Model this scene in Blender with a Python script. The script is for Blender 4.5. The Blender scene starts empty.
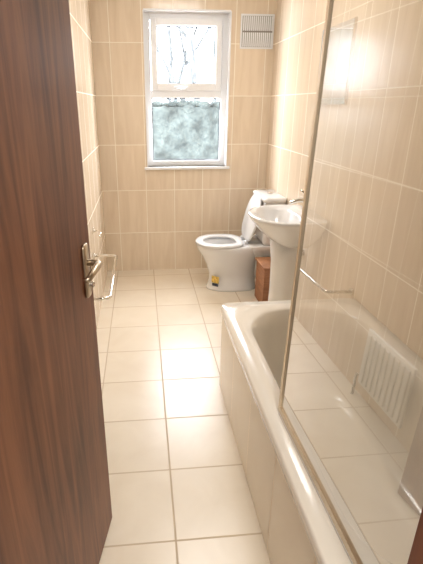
import bpy, bmesh, math, random
from mathutils import Vector, Matrix
C=bpy.context; D=bpy.data; scene=C.scene
def s2l(c):
    return tuple(((v/255)/12.92 if v/255<=.04045 else ((v/255+.055)/1.055)**2.4) for v in c)+(1,)
# ---------------- materials ----------------
def pmat(name,col,rough=.4,metal=0,noise=0.04,nscale=6,spec=.5,coat=0,bump=0):
    m=D.materials.new(name); m.use_nodes=True; nt=m.node_tree; b=nt.nodes['Principled BSDF']
    c=s2l(col)
    tc=nt.nodes.new('ShaderNodeTexCoord'); nz=nt.nodes.new('ShaderNodeTexNoise'); nz.inputs['Scale'].default_value=nscale
    nz.inputs['Detail'].default_value=5
    nt.links.new(tc.outputs['Object'],nz.inputs['Vector'])
    rp=nt.nodes.new('ShaderNodeValToRGB')
    rp.color_ramp.elements[0].position=.3; rp.color_ramp.elements[1].position=.7
    rp.color_ramp.elements[0].color=tuple(v*(1-noise) for v in c[:3])+(1,)
    rp.color_ramp.elements[1].color=tuple(min(1,v*(1+noise)) for v in c[:3])+(1,)
    nt.links.new(nz.outputs['Fac'],rp.inputs['Fac']); nt.links.new(rp.outputs['Color'],b.inputs['Base Color'])
    b.inputs['Roughness'].default_value=rough; b.inputs['Metallic'].default_value=metal
    b.inputs['Specular IOR Level'].default_value=spec; b.inputs['Coat Weight'].default_value=coat
    if bump:
        bp=nt.nodes.new('ShaderNodeBump'); bp.inputs['Strength'].default_value=bump; bp.inputs['Distance'].default_value=.01
        nt.links.new(nz.outputs['Fac'],bp.inputs['Height']); nt.links.new(bp.outputs['Normal'],b.inputs['Normal'])
    return m
def tilemat(name,ua,va,uo,vo,uw,vw,c1,c2,grout,rough=.15,gw=.004,streak=(28,1.6),var=.05,spec=.5):
    m=D.materials.new(name); m.use_nodes=True; nt=m.node_tree; N=nt.nodes; L=nt.links; b=N['Principled BSDF']
    b.inputs['Specular IOR Level'].default_value=spec
    g=N.new('ShaderNodeNewGeometry'); sp=N.new('ShaderNodeSeparateXYZ'); L.new(g.outputs['Position'],sp.inputs[0])
    def mt(op,a,bv=None,cv=None):
        n=N.new('ShaderNodeMath'); n.operation=op
        for i,v in enumerate((a,bv,cv)):
            if v is None: continue
            if isinstance(v,(int,float)): n.inputs[i].default_value=v
            else: L.new(v,n.inputs[i])
        return n.outputs[0]
    def axis(a,o,w):
        t=mt('DIVIDE',mt('SUBTRACT',sp.outputs[a],o),w)
        fr=mt('FRACT',t); fl=mt('FLOOR',t)
        e=mt('MULTIPLY',mt('MINIMUM',fr,mt('SUBTRACT',1,fr)),w)
        return e,fl,t
    e1,f1,u=axis(ua,uo,uw); e2,f2,v=axis(va,vo,vw)
    e=mt('MINIMUM',e1,e2)
    mr=N.new('ShaderNodeMapRange'); mr.interpolation_type='SMOOTHSTEP'
    mr.inputs['From Min'].default_value=gw*.45; mr.inputs['From Max'].default_value=gw*.9
    L.new(e,mr.inputs['Value']); mask=mr.outputs[0]
    cb=N.new('ShaderNodeCombineXYZ'); L.new(f1,cb.inputs[0]); L.new(f2,cb.inputs[1])
    wn=N.new('ShaderNodeTexWhiteNoise'); wn.noise_dimensions='3D'; L.new(cb.outputs[0],wn.inputs['Vector'])
    cs=N.new('ShaderNodeCombineXYZ')
    L.new(mt('MULTIPLY_ADD',sp.outputs[ua],streak[0],mt('MULTIPLY',wn.outputs['Value'],37)),cs.inputs[0])
    L.new(mt('MULTIPLY',sp.outputs[va],streak[1]),cs.inputs[1]); L.new(mt('MULTIPLY',wn.outputs['Value'],91),cs.inputs[2])
    nz=N.new('ShaderNodeTexNoise'); nz.inputs['Scale'].default_value=1; nz.inputs['Detail'].default_value=5; nz.inputs['Distortion'].default_value=.7
    L.new(cs.outputs[0],nz.inputs['Vector'])
    rp=N.new('ShaderNodeValToRGB'); rp.color_ramp.elements[0].position=.3; rp.color_ramp.elements[1].position=.72
    rp.color_ramp.elements[0].color=s2l(c1); rp.color_ramp.elements[1].color=s2l(c2)
    L.new(nz.outputs['Fac'],rp.inputs['Fac'])
    br=N.new('ShaderNodeHueSaturation'); L.new(rp.outputs['Color'],br.inputs['Color'])
    L.new(mt('MULTIPLY_ADD',wn.outputs['Value'],var*2,1-var),br.inputs['Value'])
    mx=N.new('ShaderNodeMix'); mx.data_type='RGBA'; L.new(mask,mx.inputs['Factor'])
    mx.inputs['A'].default_value=s2l(grout); L.new(br.outputs['Color'],mx.inputs['B'])
    L.new(mx.outputs['Result'],b.inputs['Base Color'])
    L.new(mt('MULTIPLY_ADD',mask,rough-.75,.75),b.inputs['Roughness'])
    bp=N.new('ShaderNodeBump'); bp.inputs['Strength'].default_value=.35; bp.inputs['Distance'].default_value=.002
    L.new(mask,bp.inputs['Height']); L.new(bp.outputs['Normal'],b.inputs['Normal'])
    return m
def woodmat(name,c1,c2,rough=.35,scale=(40,40,2.0),dist=1.2):
    m=D.materials.new(name); m.use_nodes=True; nt=m.node_tree; N=nt.nodes; L=nt.links; b=N['Principled BSDF']
    tc=N.new('ShaderNodeTexCoord'); mp=N.new('ShaderNodeMapping'); mp.inputs['Scale'].default_value=scale
    L.new(tc.outputs['Object'],mp.inputs['Vector'])
    nz=N.new('ShaderNodeTexNoise'); nz.inputs['Scale'].default_value=1; nz.inputs['Detail'].default_value=10; nz.inputs['Roughness'].default_value=.62; nz.inputs['Distortion'].default_value=dist
    L.new(mp.outputs[0],nz.inputs['Vector'])
    n2=N.new('ShaderNodeTexNoise'); n2.inputs['Scale'].default_value=3; n2.inputs['Detail'].default_value=3; L.new(tc.outputs['Object'],n2.inputs['Vector'])
    ad=N.new('ShaderNodeMath'); ad.operation='MULTIPLY_ADD'; L.new(n2.outputs['Fac'],ad.inputs[0]); ad.inputs[1].default_value=.4
    L.new(nz.outputs['Fac'],ad.inputs[2])
    rp=N.new('ShaderNodeValToRGB'); rp.color_ramp.elements[0].position=.48; rp.color_ramp.elements[1].position=.95
    rp.color_ramp.elements[0].color=s2l(c1); rp.color_ramp.elements[1].color=s2l(c2)
    L.new(ad.outputs[0],rp.inputs['Fac']); L.new(rp.outputs['Color'],b.inputs['Base Color'])
    b.inputs['Roughness'].default_value=rough
    return m
TC1=(223,204,179); TC2=(234,217,194); GR=(247,239,224)
M_back=tilemat('tile_back',0,2,.03,-.02,.25,.385,TC1,TC2,GR,var=.03,streak=(22,2.4))
M_side=tilemat('tile_side',1,2,.05,-.02,.25,.385,TC1,TC2,GR,var=.03,rough=.2,streak=(22,2.4))
M_floor=tilemat('tile_floor',0,1,.073,.117,.333,.333,(228,214,192),(236,224,204),(202,182,154),rough=.30,gw=.005,streak=(5,5),var=.02,spec=1.0)
M_apron=tilemat('bath_panel_tile',1,2,.38,-.02,.333,1.0,(234,221,200),(241,230,211),(214,196,170),rough=.2,gw=.003,streak=(3,3),var=.02)
M_paint=pmat('painted_plaster',(228,224,216),.8,noise=.02)
M_white=pmat('upvc_white',(240,241,243),.3,noise=.01)
M_cer=pmat('ceramic_white',(232,231,230),.08,noise=.01,coat=.5)
M_seat=pmat('seat_plastic',(228,228,228),.22,noise=.01)
M_bath=pmat('bath_acrylic',(241,234,221),.16,noise=.01,coat=.4)
M_chrome=pmat('chrome',(225,222,215),.12,metal=1,noise=.02)
M_nickel=pmat('worn_nickel',(190,176,156),.28,metal=1,noise=.1,nscale=40)
M_alu=pmat('satin_aluminium',(206,192,172),.3,metal=1,noise=.03)
M_dark=pmat('dark_gap',(150,145,138),.7)
M_door=woodmat('mahogany',(80,44,30),(144,94,66),.45,(17,17,1.3),1.8)
M_jamb=woodmat('mahogany_frame',(110,54,30),(156,86,50),.4,(20,20,1.3))
M_box=woodmat('boxing_timber',(130,84,56),(186,132,92),.6,(6,6,40))
M_hall=pmat('hall_floor_carpet',(120,105,90),.95,noise=.2,nscale=80)
M_rad=pmat('radiator_enamel',(238,236,230),.35,noise=.01)
M_out=pmat('hedge_foliage',(41,45,43),.95,noise=.55,nscale=4.5,spec=.1)
M_bark=pmat('tree_bark',(72,74,74),.9,noise=.3,nscale=10,spec=.1)
M_mirror=pmat('mirror_silver',(200,206,208),.02,metal=1,noise=0)
M_st=pmat('sticker_yellow',(214,180,90),.5,noise=.5,nscale=60)
M_st2=pmat('sticker_dark',(60,66,84),.5,noise=.5,nscale=60)
def glassmat(name,tint,k,nscale=0):
    # thin sheet: Schlick reflectance (two-sided), both surfaces counted by k
    m=D.materials.new(name); m.use_nodes=True; nt=m.node_tree; N=nt.nodes; L=nt.links
    N.remove(N['Principled BSDF']); out=N['Material Output']
    t=N.new('ShaderNodeBsdfTransparent'); t.inputs[0].default_value=tint
    g=N.new('ShaderNodeBsdfGlossy'); g.inputs['Roughness'].default_value=.015 if not nscale else .2
    ge=N.new('ShaderNodeNewGeometry'); dp=N.new('ShaderNodeVectorMath'); dp.operation='DOT_PRODUCT'
    L.new(ge.outputs['Incoming'],dp.inputs[0]); L.new(ge.outputs['Normal'],dp.inputs[1])
    def mt(op,a,bv=None,cv=None,cl=False):
        n=N.new('ShaderNodeMath'); n.operation=op; n.use_clamp=cl
        for i,v in enumerate((a,bv,cv)):
            if v is None: continue
            if isinstance(v,(int,float)): n.inputs[i].default_value=v
            else: L.new(v,n.inputs[i])
        return n.outputs[0]
    d=mt('ABSOLUTE',dp.outputs['Value']); F=mt('MULTIPLY_ADD',mt('POWER',mt('SUBTRACT',1,d),5),.96,.04)
    F=mt('MULTIPLY',F,k,cl=True)
    mx=N.new('ShaderNodeMixShader'); L.new(F,mx.inputs[0]); L.new(t.outputs[0],mx.inputs[1]); L.new(g.outputs[0],mx.inputs[2])
    if nscale:
        tc=N.new('ShaderNodeTexCoord'); v=N.new('ShaderNodeTexNoise'); v.inputs['Scale'].default_value=nscale; v.inputs['Detail'].default_value=4; L.new(tc.outputs['Object'],v.inputs['Vector'])
        rp=N.new('ShaderNodeValToRGB'); rp.color_ramp.elements[0].color=(.78,.80,.83,1); rp.color_ramp.elements[1].color=(.95,.96,.97,1)
        rp.color_ramp.elements[0].position=.35; rp.color_ramp.elements[1].position=.65
        L.new(v.outputs['Fac'],rp.inputs['Fac']); L.new(rp.outputs['Color'],t.inputs[0])
    L.new(mx.outputs[0],out.inputs['Surface']); return m
M_screen=glassmat('screen_glass',(.97,.97,.95,1),6.0)
M_pane=glassmat('obscure_glass',(1,1,1,1),1.5,45)

# ---------------- mesh helpers ----------------
def obj(name,bm,mat,parent=None,smooth=False,bevel=0,seg=3,sub=0):
    me=D.meshes.new(name); bmesh.ops.recalc_face_normals(bm,faces=bm.faces); bm.to_mesh(me); bm.free()
    o=D.objects.new(name,me); C.collection.objects.link(o); me.materials.append(mat)
    if parent: o.parent=parent
    if bevel:
        md=o.modifiers.new('bev','BEVEL'); md.width=bevel; md.segments=seg; md.limit_method='ANGLE'
    if sub:
        md=o.modifiers.new('sub','SUBSURF'); md.levels=sub; md.render_levels=sub
    if smooth or bevel:
        for p in me.polygons: p.use_smooth=True
        if bevel and not sub:
            md=o.modifiers.new('wn','WEIGHTED_NORMAL')
    return o
def addbox(bm,a,b,M=None):
    vs=[bm.verts.new((x,y,z)) for x in (a[0],b[0]) for y in (a[1],b[1]) for z in (a[2],b[2])]
    if M is not None:
        for v in vs: v.co=M@v.co
    for f in ((0,1,3,2),(4,6,7,5),(0,4,5,1),(2,3,7,6),(0,2,6,4),(1,5,7,3)):
        bm.faces.new([vs[i] for i in f])
def box(name,a,b,mat,parent=None,bevel=0,M=None):
    bm=bmesh.new(); addbox(bm,a,b,M); return obj(name,bm,mat,parent,bevel=bevel)
def boxes(name,lst,mat,parent=None,bevel=0,M=None):
    bm=bmesh.new()
    for a,b in lst: addbox(bm,a,b,M)
    return obj(name,bm,mat,parent,bevel=bevel)
def empty(name,loc=(0,0,0)):
    e=D.objects.new(name,None); C.collection.objects.link(e); e.empty_display_size=.1; return e
def loft(name,rings,mat,parent=None,cap0=True,cap1=True,sub=0,closed=False,smooth=True,M=None):
    bm=bmesh.new(); R=[]
    for r in rings: R.append([bm.verts.new(M@Vector(p) if M is not None else p) for p in r])
    n=len(R[0]); k=len(R)
    for i in range(k if closed else k-1):
        A=R[i];B=R[(i+1)%k]
        for j in range(n): bm.faces.new((A[j],A[(j+1)%n],B[(j+1)%n],B[j]))
    if not closed:
        if cap0: bm.faces.new(R[0][::-1])
        if cap1: bm.faces.new(R[-1])
    return obj(name,bm,mat,parent,smooth=smooth,sub=sub)
def egg(xf,xb,cy,hw,z,cx=None,n=40,pf=2,pb=2.6):
    if cx is None: cx=xf+(xb-xf)*.55
    out=[]
    for i in range(n):
        t=2*math.pi*i/n; c=math.cos(t); s=math.sin(t); p=pf if c<0 else pb
        a=(cx-xf) if c<0 else (xb-cx)
        out.append((cx+a*math.copysign(abs(c)**(2/p),c),cy+hw*math.copysign(abs(s)**(2/p),s),z))
    return out
def rrect(x0,x1,y0,y1,r,z,n=8):
    out=[]
    for (cx,cy,a0) in ((x1-r,y1-r,0),(x0+r,y1-r,90),(x0+r,y0+r,180),(x1-r,y0+r,270)):
        for i in range(n+1):
            a=math.radians(a0+90*i/n); out.append((cx+r*math.cos(a),cy+r*math.sin(a),z))
    return out
def tubebm(bm,pts,r,n=12,M=None):
    pts=[Vector(p) for p in pts]; rings=[]
    rs=r if isinstance(r,(list,tuple)) else [r]*len(pts)
    prev=None
    for i,p in enumerate(pts):
        d=(pts[min(i+1,len(pts)-1)]-pts[max(i-1,0)]).normalized()
        if prev is None:
            up=Vector((0,0,1)) if abs(d.z)<.9 else Vector((1,0,0)); u=d.cross(up).normalized()
        else:
            u=(prev-d*prev.dot(d)).normalized()
        prev=u; v=d.cross(u)
        rings.append([bm.verts.new((M if M is not None else Matrix())@(p+(u*math.cos(2*math.pi*j/n)+v*math.sin(2*math.pi*j/n))*rs[i])) for j in range(n)])
    for i in range(len(rings)-1):
        for j in range(n): bm.faces.new((rings[i][j],rings[i][(j+1)%n],rings[i+1][(j+1)%n],rings[i+1][j]))
    bm.faces.new(rings[0][::-1]); bm.faces.new(rings[-1])
def tube(name,pts,r,mat,parent=None,n=12,M=None):
    bm=bmesh.new(); tubebm(bm,pts,r,n,M); return obj(name,bm,mat,parent,smooth=True)
def cyl(name,c,r,h,mat,parent=None,axis='z',n=24,bevel=.002):
    bm=bmesh.new(); bmesh.ops.create_cone(bm,cap_ends=True,segments=n,radius1=r,radius2=r,depth=h)
    M={'z':Matrix(),'x':Matrix.Rotation(math.pi/2,4,'Y'),'y':Matrix.Rotation(math.pi/2,4,'X')}[axis]
    bmesh.ops.transform(bm,matrix=Matrix.Translation(c)@M,verts=bm.verts)
    return obj(name,bm,mat,parent,bevel=bevel)

XL,XR,YB,YF,H=-.355,1.10,3.93,.45,2.4
WX0,WX1,WZ0,WZ1=.05,.735,.95,2.13
WY=YF-.1
# ---------------- shell ----------------
box('floor',(XL-.1,WY,-.1),(XR+.1,YB+.15,0),M_floor)
box('ceiling',(XL-.1,WY,H),(XR+.1,YB+.15,H+.1),M_paint)
box('wall_left',(XL-.1,WY,0),(XL,YB+.15,H),M_side)
box('wall_right',(XR,WY,0),(XR+.1,YB+.15,H),M_side)
boxes('wall_back',[((XL,YB,0),(WX0,YB+.15,H)),((WX1,YB,0),(XR,YB+.15,H)),((WX0,YB,0),(WX1,YB+.15,WZ0)),((WX0,YB,WZ1),(WX1,YB+.15,H))],M_back)
JX=.412
DX0,DX1=-.352,JX+.028
boxes('wall_front',[((DX1,WY,0),(XR,YF,H)),((DX0,WY,2.05),(DX1,YF,H))],M_paint)
# hallway behind the camera
box('hall_floor',(-1.2,-1.6,-.1),(1.6,WY,0),M_hall)
box('hall_ceiling',(-1.2,-1.6,H),(1.6,WY,H+.1),M_paint)
boxes('wall_hall',[((-1.3,-1.7,0),(-1.2,WY,H)),((1.6,-1.7,0),(1.7,WY,H)),((-1.2,-1.7,0),(1.6,-1.6,H)),((-1.2,WY-.1,0),(XL-.1,WY,H)),((XR,WY-.1,0),(1.6,WY,H))],M_paint)
# door frame
boxes('trim_door_frame',[((JX,WY-.015,0),(JX+.028,YF+.015,2.02)),((JX,WY-.03,0),(JX+.075,WY-.014,2.08)),((-.352,WY-.01,2.0),(JX+.028,YF+.01,2.03)),((-.354,WY-.015,0),(-.338,YF-.01,2.02))],M_jamb,bevel=.003)
# ---------------- window ----------------
win=empty('window_1')
y0,y1=3.995,4.06
fr=[((WX0,y0,WZ0),(.098,y1,WZ1)),((.682,y0,WZ0),(WX1,y1,WZ1)),((.098,y0,WZ0),(.682,y1,.995)),((.098,y0,2.075),(.682,y1,WZ1)),((.098,y0,1.505),(.682,y1,1.565))]
boxes('frame',fr,M_white,win,bevel=.004)
sy0=y0-.018
boxes('casement_sash',[((.102,sy0,1.56),(.15,y1-.01,2.085)),((.63,sy0,1.56),(.678,y1-.01,2.085)),((.15,sy0,1.56),(.63,y1-.01,1.615)),((.15,sy0,2.035),(.63,y1-.01,2.085))],M_white,win,bevel=.004)
box('upper_pane',(.148,4.025,1.61),(.632,4.031,2.037),M_pane,win)
box('lower_pane',(.096,4.025,.99),(.684,4.031,1.507),M_pane,win)
M_gask=pmat('glazing_gasket',(70,72,76),.6)
def gasket(x0,x1,z0,z1,y,t=.007):
    return [((x0,y,z0),(x0+t,y+.004,z1)),((x1-t,y,z0),(x1,y+.004,z1)),((x0,y,z0),(x1,y+.004,z0+t)),((x0,y,z1-t),(x1,y+.004,z1))]
boxes('gasket',gasket(.15,.63,1.615,2.035,4.018)+gasket(.098,.682,.995,1.505,4.018),M_gask,win)
boxes('reveal_lining',[((WX0-.006,YB-.006,WZ0),(WX0+.004,y0,WZ1)),((WX1-.004,YB-.006,WZ0),(WX1+.006,y0,WZ1)),((WX0,YB-.006,WZ1-.004),(WX1,y0,WZ1+.008))],M_white,win)
box('sill',(WX0-.03,YB-.02,WZ0-.022),(WX1+.03,y0,WZ0),M_white,win,bevel=.003)
tube('casement_handle',[(.39,sy0-.002,1.585),(.39,sy0-.03,1.585),(.33,sy0-.035,1.585),(.29,sy0-.035,1.583)],.007,M_white,win)
# exterior: clipped garden hedge (tall left block added to darken the mirror's reflection) with uneven top, and a bare tree
random.seed(4)
bm=bmesh.new(); addbox(bm,(-4,8.2,-3),(5,8.8,1.42)); addbox(bm,(-4,8.15,-3),(-.6,8.8,3.0))
for i in range(160):
    x=random.uniform(-3.5,3); top=2.98 if x<-.7 else 1.42; r=random.uniform(.05,.13)
    bmesh.ops.create_icosphere(bm,subdivisions=2,radius=r,matrix=Matrix.Translation((x,8.3+random.uniform(-.05,.2),top+random.uniform(-.06,.04)))@Matrix.Diagonal((1.3,1,.8,1)))
obj('hedge_and_mirror_blocker',bm,M_out)
bm=bmesh.new()
def branch(p,d,l,r,depth):
    q=p+d*l; mid=p+d*l*.5+Vector((random.uniform(-1,1),0,random.uniform(-1,1)))*l*.06
    tubebm(bm,[p,mid,q],[r,r*.85,r*.65],6)
    if depth==0: return
    for k in range(3 if depth>1 else 2):
        nd=(d+Vector((random.uniform(-.9,.9),random.uniform(-.4,.4),random.uniform(-.3,.6)))).normalized()
        branch(p+(q-p)*random.uniform(.5,1),nd,l*random.uniform(.55,.8),r*.6,depth-1)
branch(Vector((1.35,10,-3)),Vector((-.03,0,1)),4.6,.11,5)
branch(Vector((.5,11,-3)),Vector((.03,0,1)),4.9,.10,5)
obj('bare_tree',bm,M_bark,smooth=True)
# ---------------- vent ----------------
v=empty('wall_vent')
box('plate',(.815,YB-.008,1.87),(1.085,YB,2.115),M_white,v,bevel=.002)
bars=[]
for r in range(2):
    for i in range(15):
        x=.833+i*.0163; z=1.885+r*.112
        bars.append(((x,YB-.018,z),(x+.010,YB-.007,z+.1)))
boxes('louvres',bars,M_white,v)
box('recess',(.828,YB-.0095,1.883),(1.072,YB-.0075,2.1),M_dark,v)
# ---------------- mirror ----------------
mi=empty('wall_mirror')
box('backing',(XR-.012,2.44,1.45),(XR-.001,2.86,1.86),M_alu,mi)
box('glass',(XR-.016,2.444,1.454),(XR-.011,2.856,1.856),M_mirror,mi)
# ---------------- door ----------------
dr=empty('door_1')
hp=Vector((-.308,.447,0)); ep=Vector((-.158,1.228,0)); dv=(ep-hp); W=dv.length; dv.normalize(); nv=Vector((dv.y,-dv.x,0))
MD=Matrix((( dv.x,nv.x,0,hp.x),(dv.y,nv.y,0,hp.y),(0,0,1,0),(0,0,0,1)))  # local x along door, y = toward room (+X)
bx=box('leaf',(0,-.035,.01),(W,0,1.99),M_door,dr,bevel=.002)
bx.matrix_world=MD
hx=W-.055
for side,(ya,sg) in (('inner',(0,1)),('outer',(-.035,-1))):
    o=loft('handle_plate_'+side,[[(hx+p[0],ya+sg*d,1.02+p[1]) for p in [(q[0],q[1]) for q in rrect(-s,s,-.078+ (0.021-s),.078-(.021-s),.012,0,5)]] for d,s in ((0,.021),(.006,.021),(.009,.018))],M_nickel,dr,M=MD)
    L=[(hx,ya,1.045),(hx,ya+sg*.025,1.045),(hx-.002,ya+sg*.036,1.045),(hx-.012,ya+sg*.042,1.045),(hx-.03,ya+sg*.044,1.045),(hx-.075,ya+sg*.044,1.04),(hx-.10,ya+sg*.041,1.035),(hx-.108,ya+sg*.032,1.033)]
    tube('lever_'+side,L,[.010,.010,.010,.010,.010,.009,.008,.006],M_nickel,dr,M=MD)
cylr=cyl('lock_turn',(0,0,0),.008,.02,M_chrome,dr,axis='y'); cylr.matrix_world=MD@Matrix.Translation((hx,.012,.98))
for i,z in enumerate((.2,1.0,1.8)):
    cyl(f'hinge_{i}',(hp.x+.004,hp.y+.006,z),.006,.09,M_nickel,dr)
# ---------------- bath ----------------
ba=empty('bathtub')
bx0,bx1,by0,by1,bz=.375,1.098,.468,2.05,.50
rings=[rrect(bx0+.012,bx1,by0,by1-.012,.03,bz-.045),
 rrect(bx0,bx1,by0,by1,.04,bz-.04),rrect(bx0-.002,bx1,by0,by1+.002,.04,bz-.01),rrect(bx0+.006,bx1-.004,by0+.004,by1-.006,.04,bz),
 rrect(bx0+.088,bx1-.06,by0+.07,by1-.095,.24,bz),rrect(bx0+.098,bx1-.07,by0+.08,by1-.108,.24,bz-.008),
 rrect(bx0+.11,bx1-.085,by0+.10,by1-.13,.235,bz-.08),rrect(bx0+.13,bx1-.10,by0+.13,by1-.19,.225,bz-.28),
 rrect(bx0+.155,bx1-.13,by0+.17,by1-.25,.19,bz-.36),rrect(bx0+.20,bx1-.18,by0+.23,by1-.32,.14,bz-.385)]
loft('tub_shell',rings,M_bath,ba,cap0=False)
box('side_panel',(bx0+.012,by0,0),(bx0+.03,by1-.012,bz-.04),M_apron,ba,bevel=.002)
box('end_panel',(bx0+.03,by1-.03,0),(bx1,by1-.012,bz-.04),M_apron,ba,bevel=.002)
cyl('overflow',(.735,by0+.125,.36),.03,.012,M_chrome,ba,axis='y')
cyl('drain',(.735,.80,.118),.03,.006,M_chrome,ba)
# ---------------- glass screen ----------------
sc=empty('shower_screen')
zb,zt=.515,1.92
def sx(y,z): return .442-.015*(y-.5)/.66+.03*(z-zb)/(zt-zb)
def sbar(name,pa,pb,hx_,hy_,mat):
    bm=bmesh.new(); vs=[]
    for dx in (-hx_,hx_):
        for (y,z) in ((pa[0],pa[1]),(pb[0],pa[1]),(pb[0],pb[1]),(pa[0],pb[1])):
            vs.append(bm.verts.new((sx(y,z)+dx,y,z)))
    for f in ((0,1,2,3),(4,7,6,5),(0,4,5,1),(1,5,6,2),(2,6,7,3),(3,7,4,0)): bm.faces.new([vs[i] for i in f])
    return obj(name,bm,mat,sc)
bm=bmesh.new(); q=[bm.verts.new((sx(y,z),y,z)) for y,z in ((.485,zb+.01),(1.15,zb+.01),(1.15,zt-.01),(.485,zt-.01))]; bm.faces.new(q)
obj('glass_panel',bm,M_screen,sc)
sbar('end_post',(1.153,zb),(1.167,zt),.005,0,M_alu)
sbar('wall_post',(.468,zb),(.485,zt),.006,0,M_alu)
sbar('bottom_rail',(.468,zb-.004),(1.167,zb+.014),.006,0,M_alu)
sbar('top_rail',(.468,zt-.02),(1.167,zt),.006,0,M_alu)
sbar('drip_seal',(.47,bz+.001),(1.16,zb),.004,0,M_white)
# ---------------- basin ----------------
bs=empty('pedestal_basin'); cy=2.68
def be(xf,hw,z,xb=1.095,cx=.93,pf=2.2,pb=5): return egg(xf,xb,cy,hw,z,cx=cx,n=48,pf=pf,pb=pb)
loft('bowl',[be(.86,.09,.60,1.05,.95),be(.82,.13,.64,1.07,.94),be(.74,.20,.70),be(.69,.25,.76),be(.672,.268,.785),be(.665,.275,.80),be(.668,.273,.81),be(.69,.255,.812),
  be(.715,.225,.80,.985,.85,2.2,2.6),be(.725,.215,.785,.975,.85,2.2,2.6),be(.76,.18,.72,.95,.86,2.2,2.4),be(.82,.10,.68,.91,.87,2,2),be(.86,.03,.672,.89,.875,2,2)],M_cer,bs)
loft('pedestal',[egg(.80,1.06,cy,.105,0,cx=.92,pb=4),egg(.80,1.06,cy,.105,.02,cx=.92,pb=4),egg(.825,1.05,cy,.085,.08,cx=.92,pb=4),egg(.83,1.05,cy,.08,.3,cx=.92,pb=4),egg(.825,1.05,cy,.085,.5,cx=.92,pb=4),egg(.81,1.06,cy,.105,.64,cx=.92,pb=4)],M_cer,bs)
tube('tap_body',[(1.03,cy,.80),(1.03,cy,.87),(1.028,cy,.885),(1.01,cy,.895),(.97,cy,.893),(.93,cy,.885),(.915,cy,.872)],[.024,.022,.02,.016,.013,.012,.011],M_chrome,bs)
tube('tap_lever',[(1.035,cy,.885),(1.035,cy,.915),(1.02,cy,.935),(.98,cy,.955)],[.018,.016,.010,.007],M_chrome,bs)
cyl('waste',(.875,cy,.675),.02,.006,M_chrome,bs)
# ---------------- toilet ----------------
to=empty('toilet'); ty=3.45
def te(xf,xb,hw,z,pf=2,pb=3): return egg(xf,xb,ty,hw,z,cx=xf+(xb-xf)*.5,n=48,pf=pf,pb=pb)
loft('pan',[te(.51,.93,.12,0),te(.51,.93,.12,.02),te(.53,.92,.105,.06),te(.53,.92,.10,.14),te(.505,.93,.12,.22),te(.465,.93,.155,.30),te(.432,.93,.177,.35),te(.42,.93,.182,.385),te(.423,.93,.18,.397),
  te(.475,.82,.135,.397),te(.485,.81,.125,.37),te(.53,.79,.10,.28),te(.60,.76,.05,.21),te(.64,.72,.02,.205)],M_cer,to)
loft('cistern_shelf',[rrect(.90,1.05,ty-.07,ty+.07,.03,.10),rrect(.88,1.07,ty-.10,ty+.10,.03,.28),rrect(.84,1.09,ty-.16,ty+.16,.04,.36),rrect(.83,1.095,ty-.175,ty+.175,.04,.40),rrect(.83,1.095,ty-.175,ty+.175,.04,.405)],M_cer,to)
loft('cistern',[rrect(.945,1.095,ty-.16,ty+.16,.03,.405),rrect(.93,1.095,ty-.18,ty+.18,.035,.44),rrect(.925,1.095,ty-.185,ty+.185,.035,.74),rrect(.925,1.095,ty-.185,ty+.185,.035,.755)],M_cer,to)
loft('cistern_lid',[rrect(.915,1.097,ty-.195,ty+.195,.035,.756),rrect(.912,1.097,ty-.198,ty+.198,.035,.775),rrect(.915,1.097,ty-.195,ty+.195,.035,.787),rrect(.93,1.09,ty-.18,ty+.18,.03,.793)],M_cer,to)
cyl('flush_button',(1.01,ty,.797),.022,.012,M_chrome,to)
so=lambda z,g: te(.415+g,.80-g,.187-g,z)
si=lambda z,g: te(.48-g,.745+g,.118+g,z)
loft('seat',[so(.400,0),so(.412,0),so(.420,.006),si(.420,.006),si(.414,0),si(.402,0)],M_seat,to,closed=True)
hinge=Vector((.815,ty,.425))
LM=Matrix.Translation(hinge)@Matrix.Rotation(math.radians(104),4,'Y')@Matrix.Translation((-.815,-ty,-.425))
le=lambda z,g: te(.425+g,.815-g,.187-g,z)
loft('seat_lid',[le(.425,.006),le(.430,0),le(.438,0),le(.445,.012),le(.447,.05)],M_seat,to,M=LM)
for i,dy in enumerate((-.07,.07)): cyl(f'seat_hinge_{i}',(.818,ty+dy,.418),.012,.04,M_seat,to,axis='y')
def sticker(name,p,n,w,h,mat):
    n=Vector(n).normalized(); u=Vector((0,0,1)).cross(n).normalized(); vv=n.cross(u)
    bm=bmesh.new(); c=Vector(p)+n*.004
    bm.faces.new([bm.verts.new(c+u*a*w/2+vv*b*h/2) for a,b in ((-1,-1),(1,-1),(1,1),(-1,1))]); return obj(name,bm,mat,to)
sticker('label_yellow',(.575,3.372,.10),(-.7,-.8,0),.07,.06,M_st)
sticker('label_dark',(.575,3.369,.055),(-.7,-.8,0),.06,.025,M_st2)
# ---------------- pipe boxing ----------------
pb=empty('pipe_boxing')
box('front_board',(.88,3.0,0),(.90,3.24,.31),M_box,pb,bevel=.002)
box('top_board',(.87,2.99,.31),(1.098,3.25,.328),M_box,pb,bevel=.002)
box('side_board',(.90,3.0,0),(1.098,3.018,.31),M_box,pb,bevel=.002)
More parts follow.
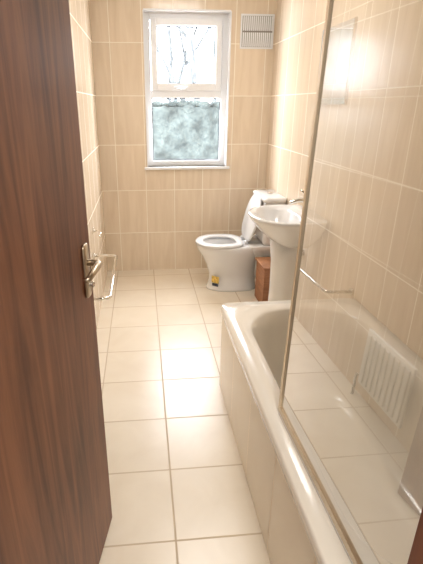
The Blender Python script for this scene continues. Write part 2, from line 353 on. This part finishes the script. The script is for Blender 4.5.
# ---------------- radiator on left wall ----------------
ra=empty('radiator'); ry=-.13
boxes('panel',[((XL+.03,1.62+ry,.10),(XL+.045,2.0+ry,.42))],M_rad,ra,bevel=.004)
boxes('convector_ribs',[((XL+.043,1.635+ry+i*.04,.12),(XL+.055,1.655+ry+i*.04,.40)) for i in range(9)],M_rad,ra,bevel=.004)
boxes('brackets',[((XL,1.68+ry,.34),(XL+.035,1.71+ry,.38)),((XL,1.92+ry,.34),(XL+.035,1.95+ry,.38)),((XL,1.68+ry,.13),(XL+.035,1.71+ry,.17)),((XL,1.92+ry,.13),(XL+.035,1.95+ry,.17))],M_rad,ra)
tube('feed_pipe',[(XL+.04,2.03+ry,0),(XL+.04,2.03+ry,.13),(XL+.04,2.0+ry,.14)],.008,M_chrome,ra)
# ---------------- towel rail + roll holder ----------------
tw=empty('towel_rail')
tube('bar',[(XL,2.88,.50),(XL+.12,2.88,.50),(XL+.150,2.875,.50),(XL+.16,2.86,.50),(XL+.16,2.18,.50),(XL+.150,2.165,.50),(XL+.12,2.16,.50),(XL,2.16,.50)],.009,M_chrome,tw)
for i,y in enumerate((2.16,2.88)): cyl(f'rose_{i}',(XL+.006,y,.50),.022,.012,M_chrome,tw,axis='x')
tr=empty('toilet_roll_holder')
cyl('rose',(XL+.006,2.94,.66),.022,.012,M_chrome,tr,axis='x')
tube('arm',[(XL+.01,2.94,.66),(XL+.05,2.94,.66),(XL+.06,2.93,.655),(XL+.06,2.82,.65)],.006,M_chrome,tr)
# ---------------- lights / world ----------------
w=D.worlds.new('overcast_sky'); scene.world=w; w.use_nodes=True; bg=w.node_tree.nodes['Background']
bg.inputs[0].default_value=(.96,.97,1,1); bg.inputs[1].default_value=38
def area(name,loc,rot,sx_,sy_,en,col=(1,1,1),portal=False):
    l=D.lights.new(name,'AREA'); l.shape='RECTANGLE'; l.size=sx_; l.size_y=sy_; l.energy=en; l.color=col
    o=D.objects.new(name,l); C.collection.objects.link(o); o.location=loc; o.rotation_euler=rot
    if portal: l.cycles.is_portal=True
    return o
area('window_sky_portal',(.39,4.1,1.54),(math.radians(-90),0,0),.68,1.18,1,portal=True)
area('fill_light_bathroom',(.4,2.6,2.38),(0,0,0),.5,.5,13,(1,.97,.93))  # added interior fill overhead, no fitting known here
area('fill_light_hall',(.3,-.5,2.38),(0,0,0),.5,.5,40,(1,.96,.9))  # added fill behind the camera to light the door face
# ---------------- camera ----------------
cam=D.cameras.new('camera'); co=D.objects.new('camera',cam); C.collection.objects.link(co)
cam.sensor_width=36; cam.lens=440/564*36; cam.shift_x=(211.5-185)/564; cam.clip_start=.02
co.location=(0,0,1.45); co.rotation_euler=(math.radians(90-21.91),0,math.radians(-5.42))
scene.camera=co
scene.view_settings.view_transform='Standard'
